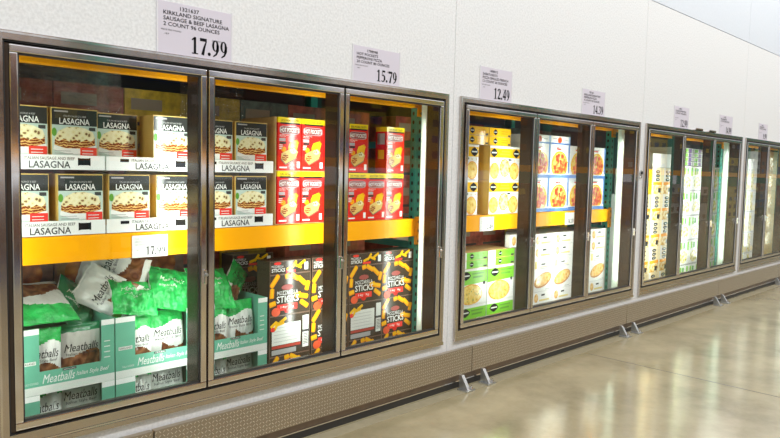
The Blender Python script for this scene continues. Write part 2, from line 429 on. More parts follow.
# door latch on the pier between the second and third freezer
lk = MB(); lk.T = Matrix.Translation((UL[2] - G / 2, 0, FB + .995))
lk.tube((0, 0, .012), (0, -.012, .012), .020, galv, 16); lk.tube((0, -.012, .012), (0, -.02, .012), .012, dgrey, 12); lk.box(-.014, .014, -.008, 0, -.03, .0, galv); lk.tube((0, 0, -.022), (0, -.014, -.022), .009, rail, 12)
tag(lk.build('lock_boss'), 'small round metal lock on the white pier between second and third freezers', 'lock')

# ------------------------------------------------------------------ price signs
SXD = .80
def digit(mb, ch, ox, oz, s, y, m):
    def S(pts): mb.stroke([(ox + a * s * SXD, oz + b * s, w * s) for a, b, w in pts], y, m)
    def B(x0, z0, x1, z1): mb.rect(ox + x0 * s * SXD, oz + z0 * s, ox + x1 * s * SXD, oz + z1 * s, y, m)
    def Rg(cx, cz, rx, rz, ix, iz, n=18):
        V = []; 
        for i in range(n):
            a = 2 * math.pi * i / n
            V.append((ox + (cx + rx * math.cos(a)) * s * SXD, y, oz + (cz + rz * math.sin(a)) * s)); V.append((ox + (cx + ix * math.cos(a)) * s * SXD, y, oz + (cz + iz * math.sin(a)) * s))
        mb.add(V, [(2 * i, 2 * ((i + 1) % n), 2 * ((i + 1) % n) + 1, 2 * i + 1) for i in range(n)], m)
    if ch == '1': B(.19, 0, .33, .70); B(.08, 0, .44, .04); S([(.08, .57, .05), (.26, .66, .08)])
    elif ch == '2': S([(.06, .52, .12), (.12, .63, .08), (.25, .67, .06), (.36, .6, .13), (.37, .47, .14), (.25, .25, .08), (.07, .06, .05)]); B(.05, 0, .45, .12)
    elif ch == '3': S([(.06, .57, .09), (.18, .67, .05), (.33, .6, .12), (.32, .46, .10), (.2, .37, .05), (.35, .3, .10), (.38, .18, .13), (.28, .04, .08), (.15, .02, .05), (.06, .1, .1)])
    elif ch == '4': B(.27, 0, .40, .70); B(.02, .15, .47, .26); S([(.33, .69, .05), (.04, .22, .05)])
    elif ch == '5': B(.12, .59, .43, .70); S([(.14, .62, .04), (.11, .38, .04)]); S([(.11, .38, .05), (.25, .42, .08), (.37, .33, .13), (.38, .2, .14), (.3, .06, .09), (.15, .02, .05), (.06, .08, .10)])
    elif ch == '7': B(.05, .57, .45, .70); S([(.43, .6, .05), (.30, .3, .10), (.21, 0, .14)])
    elif ch == '9': Rg(.23, .46, .20, .24, .07, .20); S([(.37, .5, .13), (.37, .28, .12), (.28, .1, .08), (.10, .0, .05)])
    elif ch == '0': Rg(.24, .35, .21, .36, .08, .31)
    elif ch == '8': Rg(.24, .52, .17, .18, .07, .14); Rg(.24, .18, .20, .19, .08, .15)
    elif ch == '.': mb.ell(ox + .10 * s * SXD, oz + .07 * s, .075 * s, .075 * s, y, m, 12)
def price(mb, t, x1, z0, s, y, m):
    w = sum(.24 if c == '.' else .50 for c in t) * s * SXD; x = x1 - w
    for c in t: digit(mb, c, x, z0, s, y, m); x += (.24 if c == '.' else .50) * s * SXD
def sign(x0, x1, pr, lines, label, z0=TOP - .004, h=.195, small=''):
    w = x1 - x0; b = MB(); y = -.002
    b.box(0, w, -.002, 0, 0, h, lilac)
    clear = M('sign_sleeve', (.75, .74, .78), .1)
    b.box(-.006, 0, -.003, 0, 0, h + .004, clear); b.box(w, w + .006, -.003, 0, 0, h + .004, clear)
    z = h - .012; lh = .0190 * h / .2
    for i, t in enumerate(lines):
        V, F, a, bb, c, d = text_geo(t, 0, .012)
        sc = lh * .80 / .72; tw = min((bb - a) * sc * 1.15, w * .90)
        off = .085 if i == 0 else .02
        b.text(t, off * w / .3, off * w / .3 + tw, z - lh * .80, z, y - .0006, blk, bold=.012); z -= lh * 1.12
    b.text('PRICE PER POUND', .012, .012 + w * .26, h * .455, h * .485, y - .0006, dgrey)
    b.text(small or '.187', .022, .022 + w * .07, h * .38, h * .41, y - .0006, dgrey)
    b.text('SELL PRICE', w * .72, w * .86, h * .385, h * .415, y - .0006, dgrey)
    price(b, pr, w - .015, .018, .062 / .7 * (h / .19), y - .0006, blk)
    o = b.build('price_sign', None, (x0, -.0005, z0)); tag(o, label, 'price sign', 'price signs above the freezer doors')
sign(1.187, 1.502, '17.99', ['1321637', 'KIRKLAND SIGNATURE', 'SAUSAGE & BEEF LASAGNA', '2 COUNT 96 OUNCES'], 'price sign reading 17.99 above the first freezer door', h=.20)
sign(2.172, 2.486, '15.79', ['1798998', 'HOT POCKETS', 'PEPPERONI PIZZA', '20 COUNT 80 OUNCES'], 'price sign reading 15.79 above the third freezer door', h=.175)
sign(3.160, 3.468, '12.49', ['1498012', 'SABATASSO\'S', 'PIZZA SINGLES FRENCH', '12 COUNT 60 OUNCES'], 'price sign reading 12.49 above the yellow pizza boxes')
sign(4.322, 4.640, '14.39', ['781501', 'KIRKLAND SIGNATURE', 'PEPPERONI PIZZA', '4 COUNT 92 OUNCES'], 'price sign reading 14.39 above the pepperoni pizza boxes', h=.182)
sign(5.876, 6.18, '12.99', ['114027', 'CAULIFLOWER PIZZA', '2 COUNT 44 OUNCES'], 'price sign reading 12.99 above the left end of the third freezer', h=.19)
sign(6.94, 7.28, '14.99', ['147702', 'VEGGIE BOWLS', '8 COUNT 80 OUNCES'], 'price sign above the right half of the third freezer', h=.19)
sign(8.10, 8.39, '9.99', ['112001', 'GARDEN PASTA', '6 COUNT 60 OUNCES'], 'price sign above the farthest freezer at the right edge', h=.182)
for x, lb in ((6.30, 'folded steel clip on top of third freezer, next to its left price sign'), (6.62, 'folded steel clip on top of third freezer, middle of its top edge')):
    c = MB(); c.box(0, .16, -.03, -.001, 0, .006, steel); c.box(0, .16, -.03, -.024, 0, .018, steel); tag(c.build('sign_clip', None, (x, 0, TOP)), lb, 'clip')

# ------------------------------------------------------------------ pallet rack inside the cold room
BY = .25; DECK = .985
rk = empty('pallet_rack', (.5, BY, .12))
def upright(x):
    b = MB(); h = 2.0; t = .055
    b.box(x, x + t, 0, .004, 0, h, teal); b.box(x, x + .004, .004, .045, 0, h, teal); b.box(x + t - .004, x + t, .004, .045, 0, h, teal)
    b.box(x, x + t, 1.0, 1.075, 0, h, teal)
    for z in (.1, .7, 1.3, 1.9): b.box(x + .02, x + .04, .045, 1.0, z - .02, z + .02, teal)
    z = .05
    while z < h - .04:                              # teardrop slots
        for dx in (.028,): b.ell(x + dx, z, .008, .013, -.0008, black, 10)
        V = [(x - .0008, .024 + .009 * math.cos(2 * math.pi * i / 10), z + .012 * math.sin(2 * math.pi * i / 10)) for i in range(10)]
        b.add(V, [tuple(range(9, -1, -1))], black)
        z += .051
    b.build('upright', rk)
def beam(x0, x1, z0, z1, y=0):
    b = MB(); b.bbox(x0, x1, y - .012, y + .035, z0, z1, orange, .004)
    bm = b.build('beam', rk)
    for (a, s_) in ((x0 - .004, -1), (x1, 1)):
        p = MB(); p.box(a - (.010 if s_ < 0 else 0), a + (.004 if s_ < 0 else .042), y - .014, y - .003, z0 - .05, z1 + .01, orange)
        for zz in (z0 - .03, z0 + .03, z1 - .02): p.ell(a + (.022 if s_ > 0 else -.004), zz, .007, .007, y - .0148, black, 10)
        p.build('connector_plate', bm)
PX = [2.893 + PITCH * k - .5 for k in range(-1, 5)]
PX[3] += .125
for x in PX: upright(x)
for k in range(5):
    x0 = PX[k] + .055 + .004; x1 = PX[k + 1]
    if k < 2:
        beam(x0, x1, .878 - .12, .982 - .12); beam(x0, x1, .878 - .12, .982 - .12, 1.02)
        d = MB()
        for j in range(12): d.box(x0 + .05 + j * .19, x0 + .056 + j * .19, .036, .98, .975 - .12, .980 - .12, galv)
        for j in range(10): d.box(x0 + .01, x1 - .01, .05 + j * .1, .055 + j * .1, .980 - .12, .984 - .12, galv)
        d.build('wire_deck', rk)
    beam(x0, x1, 1.628 - .12, 1.728 - .12)
tag(rk, 'teal and orange steel pallet rack inside the freezers behind the glass', 'pallet rack')

# shelf labels on the orange beams
def shelf_tag(x, w, pr, label, s=.05, z=.877, h=.092):
    b = MB(); b.box(0, w, -.0015, 0, 0, h, wht)
    for i, t in enumerate(['1321637', 'KIRKLAND SIGN', 'SAUSAGE']): b.text(t, .012, .012 + w * .3, h * (.80 - .13 * i), h * (.89 - .13 * i), -.0021, mgrey)
    b.text('.187', .012, .03, h * .3, h * .37, -.0021, mgrey)
    price(b, pr, w - .008, .010, s, -.0021, dgrey)
    tag(b.build('shelf_tag', None, (x, BY - .0140, z)), label, 'shelf tag', 'white price tags on the orange beams')
shelf_tag(1.186, .155, '17.99', 'white price tag on the orange beam in the first door')
shelf_tag(3.502, .15, '12.49', 'white price tag on the orange beam below the yellow pizza boxes')
shelf_tag(4.555, .13, '14.39', 'white price tag on the orange beam below the pepperoni pizza boxes')

# ------------------------------------------------------------------ products
E1, E2, E3, E4 = -.0006, -.0012, -.0018, -.0024
def hexlogo(b, cx, cz, rx, rz, y):
    b.poly([(cx - rx, cz), (cx - rx * .6, cz - rz * .6), (cx, cz - rz), (cx + rx * .6, cz - rz * .6), (cx + rx, cz), (cx + rx * .6, cz + rz * .6), (cx, cz + rz), (cx - rx * .6, cz + rz * .6)], y, blk)
    b.rect(cx - rx * .7, cz - rz * .12, cx + rx * .7, cz + rz * .16, y - .0005, offw)
def lasagna_box():
    w, h, d = .172, .232, .13; b = MB(); b.box(-w / 2, w / 2, 0, d, 0, h, gold)
    x = w / 2 - .002
    b.rect(-x, h * .72, x, h - .004, E1, char); b.rect(-x, .002, x, h * .72, E1, palecell)
    b.text('ITALIAN SAUSAGE & BEEF', -x * .50, x * .5, h * .855, h * .885, E2, mgrey)
    b.text('LASAGNA', -x * .68, x * .66, h * .735, h * .835, E2, wht, bold=.012)
    b.rect(-x * .9, h * .93, -x * .3, h * .955, E2, silver)
    b.poly([(-x * .95, h * .32), (-x * .3, h * .24), (x * .4, h * .24), (x * .98, h * .33), (x * .94, h * .40), (-x * .9, h * .40)], E2, wht)
    b.poly([(-x * .90, h * .39), (-x * .45, h * .34), (x * .35, h * .34), (x * .90, h * .40), (x * .88, h * .52), (x * .4, h * .56), (-x * .5, h * .56), (-x * .88, h * .50)], E3, pasta)
    b.poly([(-x * .90, h * .49), (-x * .7, h * .45), (-x * .5, h * .50), (-x * .25, h * .45), (0, h * .49), (x * .25, h * .45), (x * .5, h * .50), (x * .7, h * .46), (x * .90, h * .52), (x * .80, h * .62), (x * .45, h * .68), (x * .1, h * .70), (-x * .35, h * .69), (-x * .72, h * .62)], E4, cheese)
    b.ell(-x * .90, h * .60, .009, .016, E2, leaf)
    b.rect(x * .62, h * .64, x * .92, h * .70, E3, dgrey)
    b.rect(x * .22, h * .16, x * .97, h * .36, E4, brred)
    for i in range(2): b.rect(x * .3, h * (.25 + .05 * i), x * .8, h * (.262 + .05 * i), E4 - .0006, wht)
    for i in range(2): b.rect(-x * .9, h * (.25 + .04 * i), -x * (.1 + .1 * i), h * (.26 + .04 * i), E3, mgrey)
    return b.build('lasagna_box')
def lip_tray(w, hl, d, text=True):
    b = MB(); b.box(-w / 2, w / 2, -.008, d, 0, .003, wht); b.box(-w / 2, w / 2, -.011, -.008, 0, hl, wht)
    b.box(-w / 2, -w / 2 + .002, -.008, d, .003, hl * .6, wht); b.box(w / 2 - .002, w / 2, -.008, d, .003, hl * .6, wht); b.box(-w / 2, w / 2, d - .002, d, .003, hl, wht)
    y = -.0116
    b.rect(-w * .36, hl * .62, -w * .27, hl * .84, y, blk)
    b.text('ITALIAN SAUSAGE AND BEEF', -w * .24, w * .21, hl * .66, hl * .86, y, blk)
    b.text('LASAGNA', -w * .20, w * .17, hl * .10, hl * .58, y, dgrey, bold=.015)
    b.poly([(w * .24, hl * .28), (w * .26, hl * .33), (w * .34, hl * .33), (w * .36, hl * .28), (w * .36, hl * .85), (w * .34, hl * .8), (w * .26, hl * .8), (w * .24, hl * .85)], y, blk)
    return b.build('carton_tray')
def pocket_box():
    w, h, d = .140, .258, .09; b = MB(); b.box(-w / 2, w / 2, 0, d, 0, h, red); x = w / 2
    b.box(-x - .0003, x + .0003, -.0003, d, h * .90, h + .0003, yel)
    b.rect(-x * .8, h * .875, x * .9, h * .905, E1 - .0003, blk)
    b.text('50% MORE CRISPY', -x * .75, x * .85, h * .92, h * .965, E1 - .0003, blk)
    P = []
    for i in range(20):
        a = 2 * math.pi * i / 20; P.append((x * .86 * max(-1, min(1, 1.15 * math.cos(a))), h * .765 + h * .075 * max(-1, min(1, 1.3 * math.sin(a)))))
    b.poly(P, E1, silver)
    b.poly([(p[0] * .94, h * .765 + (p[1] - h * .765) * .86) for p in P], E2, M('logo_maroon_print', (.25, .02, .02), .3))
    b.text('HOT POCKETS', -x * .80, x * .80, h * .722, h * .805, E3, wht, bold=.02)
    b.text('PEPPERONI', -x * .85, -x * .1, h * .655, h * .675, E1, wht); b.text('PIZZA', -x * .85, -x * .3, h * .63, h * .648, E1, wht)
    b.rect(-x * .88, h * .55, -x * .35, h * .61, E1, silver); b.rect(-x * .85, h * .50, -x * .3, h * .54, E1, char)
    for i in range(3): b.rect(-x * .88, h * (.40 + .035 * i), -x * .55, h * (.415 + .035 * i), E1, wht)
    b.ell(-x * .5, h * .40, x * .22, h * .05, E1, org)
    # golden pockets
    b.poly([(-x * .1, h * .34), (x * .55, h * .30), (x * .75, h * .52), (x * .55, h * .58), (x * .05, h * .54), (-x * .12, h * .45)], E2, amber)
    b.poly([(-x * .72, h * .22), (-x * .35, h * .12), (x * .55, h * .24), (x * .72, h * .36), (x * .4, h * .43), (-x * .2, h * .38), (-x * .7, h * .32)], E3, gold)
    b.poly([(-x * .74, h * .20), (-x * .35, h * .10), (x * .60, h * .225), (x * .60, h * .25), (-x * .35, h * .125), (-x * .72, h * .225)], E4, brownb)
    b.poly([(x * .50, h * .57), (x * .78, h * .51), (x * .80, h * .54), (x * .58, h * .595)], E4, org)
    b.ell(-x * .38, h * .25, x * .30, h * .065, E4, pasta, rot=.5); b.ell(x * .30, h * .37, x * .28, h * .05, E4, cheese)
    b.rect(x * .66, h * .05, x * .92, h * .17, E1, wht); b.rect(-x * .85, h * .04, -x * .2, h * .07, E1, wht)
    # printed left side
    V = lambda y0, y1, z0, z1: [(-x - .0006, y1, z0), (-x - .0006, y0, z0), (-x - .0006, y0, z1), (-x - .0006, y1, z1)]
    b.add(V(.015, d - .015, h * .62, h * .86), [(0, 1, 2, 3)], silver); b.add(V(.02, d - .02, h * .3, h * .5), [(0, 1, 2, 3)], amber)
    return b.build('pocket_sandwich_box')
def kraft_case(w, h, d):
    b = MB(); b.box(-w / 2, -w / 2 + .003, -.004, d, 0, h, kraft); b.box(w / 2 - .003, w / 2, -.004, d, 0, h, kraft)
    b.box(-w / 2, w / 2, -.004, d, 0, .003, kraft); b.box(-w / 2, w / 2, d - .003, d, 0, h, kraft); b.box(-w / 2, w / 2, .02, d, h - .003, h, kraft)
    return b.build('kraft_case')
def sticks_box(kind='front'):
    w, h, d = .251, (.205 if kind != 'end' else .068), .11; x = w / 2
    b = MB(); b.box(-x, x, 0, d, 0, h, dkbrown); b.rect(-x + .001, .001, x - .001, h - .001, E1, kraftline) if False else None
    for (p, q, r_, s_) in ((-x, 0, x, .003), (-x, h - .003, x, h), (-x, 0, -x + .003, h), (x - .003, 0, x, h)): b.rect(p, q, r_, s_, E1, brownb)
    if kind == 'front':
        for (a, c, l, r_) in ((-.095, .175, .075, .9), (-.112, .115, .05, 1.5), (-.108, .062, .04, .2), (.025, .188, .06, -.5), (.070, .165, .065, -.7), (.105, .135, .05, 1.3), (.080, .085, .06, -.2), (.085, .045, .06, -.6), (.045, .095, .04, .1), (-.02, .195, .03, .2)):
            b.stick(a, c, l, .026, r_, E2, org); b.stick(a, c + .003, l * .88, .014, r_, E3, amber)
        b.text('MOZZARELLA', -.082, .045, h * .50, h * .60, E4, wht); b.text('STICKS', -.084, .050, h * .31, h * .475, E4, wht, bold=.01)
        b.ell(-.02, h * .68, .036, .014, E3, M('brand_arc_print', (.35, .05, .04), .4))
        b.rect(-.082, h * .12, .042, h * .27, E3, brred); b.text('14g  9g', -.06, .02, h * .16, h * .23, E4, wht)
        b.ell(-.088, h * .10, .026, .022, E3, M('tomato_print', (.8, .1, .03), .3)); b.ell(-.02, h * .12, .018, .016, E4, red)
    elif kind == 'back':
        b.rect(-x * .88, h * .28, x * .52, h * .80, E2, offw); b.rect(-x * .88, h * .20, x * .52, h * .27, E2, M('red_strip_print', (.45, .05, .03), .3))
        for i in range(5): b.rect(-x * .78, h * (.36 + .085 * i), x * (.35 - .06 * (i % 2)), h * (.372 + .085 * i), E3, mgrey)
        b.rect(-x * .88, h * .05, x * .3, h * .17, E2, mgrey); b.rect(x * .62, h * .12, x * .92, h * .92, E2, offw)
        for i in range(7): b.rect(x * .66, h * (.2 + .04 * i), x * .88, h * (.215 + .04 * i), E3, blk)
        b.rect(x * .60, h * .5, x * .95, h * .56, E3, dgrey)
        for (a, c, r_) in ((-.10, .165, .6), (-.085, .155, 1.0), (-.045, .180, .5), (-.06, .165, .2)): b.stick(a, c, .045, .016, r_, E4, amber)
        b.ell(-.105, .14, .014, .012, E4, brred)
    else:
        b.text('MOZZARELLA', -.115, -.045, h * .52, h * .70, E2, wht); b.text('STICKS', -.115, -.035, h * .2, h * .46, E2, wht, bold=.02)
        b.ell(-.08, h * .82, .022, .007, E2, brred); b.rect(.085, h * .2, .108, h * .75, E2, wht)
        for (a, c, r_) in ((-.005, .03, .3), (.02, .045, .9), (.045, .035, -.4), (.07, .05, .5)): b.stick(a, c, .045, .014, r_, E3, amber)
        b.rect(-.03, h * .1, .03, h * .28, E2, brred)
    return b.build('mozzarella_sticks_box')
kraftline = None
def green_tray():
    w, h, d = .368, .256, .30; b = MB(); x = w / 2; t = .003
    b.box(-x, x, 0, d, 0, t, green); b.box(-x, -x + t, 0, d, t, h, green); b.box(x - t, x, 0, d, t, h, green); b.box(-x, x, d - t, d, t, h, green)
    lo = .088; b.box(-x, x, -t, 0, 0, lo, green)                          # front: low lip and two side panels
    b.box(-x, -x + .082, -t, 0, lo, h, green); b.box(x - .052, x, -t, 0, lo, h, green)
    y = -t - .0006
    b.rect(-x, 0, x, .032, y, offw); b.rect(-x, h - .022, -x + .082, h, y, wht); b.rect(x - .052, h - .022, x, h, y, wht)
    b.text('RESEAL POUCH KEEP FROZEN', -x * .3, x * .55, .010, .020, y - .0006, M('pale_mint_print', (.6, .75, .65), .4))
    b.text('Meatballs', -x * .50, x * .15, .040, .074, y, wht, shear=.35); b.text('Italian Style Beef', x * .18, x * .88, .044, .066, y, wht, shear=.3)
    b.text('FULLY COOKED', -x * .85, -x * .58, .042, .050, y, offw)
    b.rect(-x * .10, .078, x * .18, .087, y, blk); b.text('KIRKLAND', -x * .08, x * .16, .080, .085, y - .0006, wht)
    b.rect(-x + .012, .118, -x + .070, .132, y, offw); b.text('KIRKLAND', -x + .016, -x + .066, .121, .129, y - .0006, blk)
    for i in range(4): b.rect(x - .042, .10 + .022 * i, x - .018, .104 + .022 * i, y, offw)
    return b.build('green_display_tray')
def bag(w, h, t, seed, crumple=.006, style='photo', top=gfilm, word=True, name='meatball_bag', topf=.74, tz=.52):
    nu, nv = 36, 44
    def prof(x, z):
        u = max(-1, min(1, x / (w / 2))); v = max(0, min(1, z / h))
        e = max(0, (1 - abs(u) ** 3)) ** .6 * max(0, math.sin(math.pi * min(1, max(0, (v - .03) / .94)))) ** .55
        n = noise.noise(Vector((u * 2.2 + seed, v * 3.1, seed * 1.7))) + .5 * noise.noise(Vector((u * 6 + seed, v * 7, seed))) + .3 * noise.noise(Vector((u * 15 + seed, v * 13, seed)))
        return -(t / 2 * e + crumple * n * (.25 + e))
    b = MB(); V = []; 
    for side in (0, 1):
        for j in range(nv + 1):
            for i in range(nu + 1):
                v = j / nv; u = -1 + 2 * i / nu
                ww = 1 - .05 * math.sin(math.pi * v) + .02 * noise.noise(Vector((v * 4, seed, side)))
                x = u * w / 2 * ww; z = v * h + .006 * noise.noise(Vector((u * 3, seed, v)))
                p = prof(x, v * h); V.append((x, p if side == 0 else -p * .8, z))
    n = (nu + 1) * (nv + 1); groups = {}
    for j in range(nv):
        for i in range(nu):
            v = (j + .5) / nv; u = -1 + 2 * (i + .5) / nu; a = j * (nu + 1) + i
            if style == 'dark': m_ = meat if (.06 < v < .48 + .05 * math.sin(u * 3) and abs(u) < .88) else (dgfilm if v > .86 else M('unlit_white_film', (.50, .48, .44), .2))  # white film greyed in colour to stand for a bag left unlit
            else:
                m_ = wfilm
                if v > topf + .05 * math.sin(u * 3): m_ = top
                elif style == 'photo' and .08 < v < .36 + .08 * math.sin(u * 3 + seed) and u > -.35: m_ = meat
                elif style == 'photo' and .08 < v < .22: m_ = leaf
            groups.setdefault(m_, []).append((a, a + 1, a + nu + 2, a + nu + 1))
            groups.setdefault(m_, []).append((n + a, n + a + nu + 1, n + a + nu + 2, n + a + 1))
    k0 = len(b.v); b.v += V
    for m_, fs in groups.items():
        k = b.mi(m_)
        for f in fs: b.f.append(f); b.m.append(k); b.smooth.append(True)
    b.f += [(j * (nu + 1) + i0, (j + 1) * (nu + 1) + i0, n + (j + 1) * (nu + 1) + i0, n + j * (nu + 1) + i0) if i0 == 0 else (j * (nu + 1) + i0, n + j * (nu + 1) + i0, n + (j + 1) * (nu + 1) + i0, (j + 1) * (nu + 1) + i0) for i0 in (0, nu) for j in range(nv)]
    b.m += [b.mi(wfilm)] * (2 * nv); b.smooth += [True] * (2 * nv)
    if word:
        fm = lambda x, z: prof(x, z) - .0012
        b.text('Meatballs', -w * .34, w * .40, h * tz, h * (tz + .14), 0, blk, shear=.35, fmap=fm)
        b.text('Italian Style Beef', -w * .30, w * .36, h * (tz - .08), h * (tz - .02), 0, dgrey, fmap=fm)
    elif style == 'plain':
        fm = lambda x, z: prof(x, z) - .0015
        b.text('Meatballs', -w * .30, w * .30, h * .60, h * .70, 0, offw, shear=.35, fmap=fm); b.text('RESEALABLE', -w * .3, w * .1, h * .46, h * .50, 0, offw, fmap=fm)
    return b.build(name)

# --- lasagna, first and second door
tray_p = lip_tray(.398, .056, .30); las_p = lasagna_box()
TX = [(.88, 'left'), (1.284, 'right'), (1.684, 'second')]
door_of = {'left': 'at the left of the first door', 'right': 'at the right of the first door', 'second': 'in the second door'}
for row, z in (('lower', DECK), ('upper', DECK + .252)):
    for cx, nm in TX:
        place(tray_p, (cx, BY, z), f'white carton tray lip reading LASAGNA, {row} row, {door_of[nm]}', 'carton tray', 'white lasagna trays')
lasx = {'upper': [(.786, 0), (.970, 0), (1.176, .10), (1.372, 0), (1.581, 0), (1.768, 0)], 'lower': [(.786, 0), (.990, 0), (1.186, .004), (1.384, 0), (1.581, 0), (1.768, 0)]}
wh = ['at the left edge of the first door', 'second from the left in the first door', 'third from the left in the first door', 'at the right side of the first door', 'at the left edge of the second door', 'beside the red boxes in the second door']
for row, z in (('lower', DECK + .0035), ('upper', DECK + .2555)):
    for k, (cx, dy) in enumerate(lasx[row]):
        place(las_p, (cx, BY + .001 + dy, z), f'lasagna box in the {row} row {wh[k]}', 'food box', 'lasagna boxes on the rack')
# --- pocket sandwich boxes
pk = pocket_box(); HX = [1.984, 2.1285, 2.273, 2.420]
kc = kraft_case(.455, .262, .30)
for row, z in (('lower', DECK), ('upper', DECK + .2625)):
    place(kc, (2.1285, BY, z), f'open kraft case around the {row} red sandwich boxes in the second door', 'open case')
    for k, cx in enumerate(HX[:3]): place(pk, (cx, BY - .002, z + .0032), f'red and yellow sandwich box, {row} row of the second door, {ORD[k]} from the left', 'food box', 'red sandwich boxes')
    xs = [2.436, 2.721] if row == 'upper' else [2.436, 2.578, 2.721]
    for k, cx in enumerate(xs): place(pk, (cx, BY - .002, z), f'red and yellow sandwich box, {row} row of the third door, {ORD[k]} from the left', 'food box', 'red sandwich boxes')
# --- mozzarella sticks
sf, sb, se = sticks_box('front'), sticks_box('back'), sticks_box('end')
SX = [(2.000, 'left column of the second door'), (2.260, 'right column of the second door'), (2.516, 'left column of the third door'), (2.766, 'right column of the third door')]
for k, (cx, nm) in enumerate(SX):
    for r_, z in enumerate((.12, .3255, .531)):
        rn = ('bottom', 'middle', 'upper')[r_]
        pr = sb if (r_ == 1 and k in (0, 2)) else sf
        place(pr, (cx, BY - .002, z), f'brown mozzarella sticks box, {rn} row, {nm}' + (', white back panel' if pr is sb else ''), 'food box', 'brown cheese stick boxes')
    place(se, (cx, BY - .002, .7365), f'flat mozzarella sticks box lying on top of the {nm}', 'food box', 'brown cheese stick boxes')
for j in range(3): place(sf, (1.985, BY + .31, .12 + .2055 * j), f'brown box behind the green trays of the second door, {ORD[j]} from the bottom', 'food box', 'cheese stick boxes behind the trays')
place(se, (1.985, BY + .31, .7370), 'flat mozzarella sticks box lying behind the meatball bags in the second door', 'food box', 'brown cheese stick boxes')

# --- meatball trays and bags
gt = green_tray()
GX = [(.930, 'left of the first door'), (1.303, 'right of the first door'), (1.676, 'second door')]
bw = bag(.165, .235, .06, 1.0, style='photo'); bd = bag(.185, .225, .06, 2.0, style='dark', top=dgfilm)
bw2 = bag(.185, .232, .06, 3.3, style='photo'); bl = bag(.165, .235, .06, 4.4, style='photo', topf=.93, tz=.70); bl2 = bag(.185, .235, .06, 6.4, style='photo', topf=2, tz=.74)
for r_, z in (('lower', .12), ('upper', .377)):
    for cx, nm in GX:
        place(gt, (cx, BY - .002, z), f'green cardboard display tray of meatball bags, {r_} one, {nm}', 'display tray', 'green meatball trays')
        place(bl if r_ == 'lower' else bw, (cx - .088, BY + .048, z + .006), f'meatball bag in the left half of the {r_} green tray, {nm}', 'frozen food bag', 'meatball bags', (R(-5), R(2), 0))
        place(bl2 if r_ == 'lower' else bd if nm.startswith('left') else bw2, (cx + .078, BY + .085, z + .006), f'meatball bag in the right half of the {r_} green tray, {nm}', 'frozen food bag', 'meatball bags', (R(-7), 0, 0))
LB = 'frozen food bag'; LG = 'loose meatball bags on top of the trays'
# loose bags lying on the upper trays (rot x beyond -60 lays the bag back)
b1 = bag(.30, .27, .07, 7.7, .012, 'photo', topf=.62)
place(b1, (.835, BY + .28, .765), 'meatball bag lying on the left tray with its green end hanging forward', LB, LG, (R(118), R(2), R(6)))
b2 = bag(.20, .30, .06, 8.8, .010, 'photo', topf=2)
place(b2, (1.325, BY + .16, .74), 'large white meatball bag slumped diagonally between the two trays of the first door', LB, LG, (R(-42), R(-72), R(0)))
b8 = bag(.18, .24, .05, 21.8, .010, 'photo', topf=2, word=True)
place(b8, (1.24, BY + .10, .655), 'white meatball bag end poking out below the larger white bag', LB, LG, (R(-30), R(-58), R(0)))
b3 = bag(.20, .17, .07, 9.4, .024, 'plain', topf=-1, word=False)
place(b3, (1.225, BY + .04, .625), 'crumpled green bag end on top of the right tray in the first door', LB, LG, (R(-40), R(10), R(0)))
b4 = bag(.20, .21, .07, 10.2, .022, 'plain', topf=-1, word=False)
place(b4, (1.385, BY + .05, .625), 'crumpled green bag at the right edge of the first door', LB, LG, (R(-38), R(14), R(-6)))
b5 = bag(.20, .22, .04, 11.2, .012, 'plain', top=dgfilm, topf=-1, word=False)
place(b5, (.985, BY + .14, .60), 'dark green bag leaning back behind the left tray', LB, LG, (R(-42), R(38), R(0)))
b6 = bag(.22, .22, .07, 12.5, .024, 'plain', topf=-1, word=False)
place(b6, (1.62, BY + .05, .60), 'green bag slumped over the tray at the left of the second door', LB, LG, (R(-38), R(6), R(5)))
b7 = bag(.12, .22, .05, 13.3, .012, 'photo', topf=.35)
place(b7, (1.715, BY + .12, .63), 'green and white bag leaning to the right against the cheese stick boxes', LB, LG, (R(-30), R(48), R(0)))

# --- dim cases at the back of the rack
def case(name, w, h, d, m_, pic=None):
    b = MB(); b.box(-w / 2, w / 2, 0, d, 0, h, m_)
    if pic: b.ell(0, h * .5, w * .36, h * .40, E1, pic); b.rect(-w * .45, h * .05, w * .45, h * .11, E1, dgrey)
    else: b.rect(-w * .4, h * .55, w * .1, h * .8, E1, M('dim_label_print', (.35, .28, .2), .5)); b.rect(-w * .4, h * .2, w * .35, h * .28, E1, dgrey)
    return b.build(name)
cA = case('storage_case', .30, .208, .35, maroon, None); cB = case('storage_case', .30, .208, .35, mustard, None)
cC = case('storage_case', .30, .208, .35, dteal, None); cD = case('storage_case', .30, .19, .35, brownb, roundf); cE = case('storage_case', .30, .19, .35, mustard, None)
cF = case('storage_case', .30, .19, .35, maroon, None)
up = [cA, cA, cB, cB, cC, cA, cA, cC]; dnn = [cD, cD, cD, cF, cE, cF, cF, cF]
colr = {cA.data.name: 'maroon', cB.data.name: 'mustard', cC.data.name: 'dark teal', cD.data.name: 'dark brown', cE.data.name: 'mustard', cF.data.name: 'maroon'}
xx = .70
for k in range(8):
    if k == 7: break
    c = up[k]
    for j in range(3):
        place(c, (xx + .15, BY + .34, DECK + .2085 * j), f'{colr[c.data.name]} case behind first freezer, upper level, {("lowest","middle","top")[j]} in {ORD[k]} pile from left', 'case', 'dim cases behind the first freezer')
    c = dnn[k]
    for j in range(4):
        place(c, (xx + .15, BY + (.54 if k in (3, 4) else .36), .12 + .1905 * j), f'{colr[c.data.name]} case behind first freezer, lower level, {ORD[j]} layer up, {ORD[k]} pile from left', 'case', 'dim cases behind the first freezer')
    xx += .305
xx = 3.06
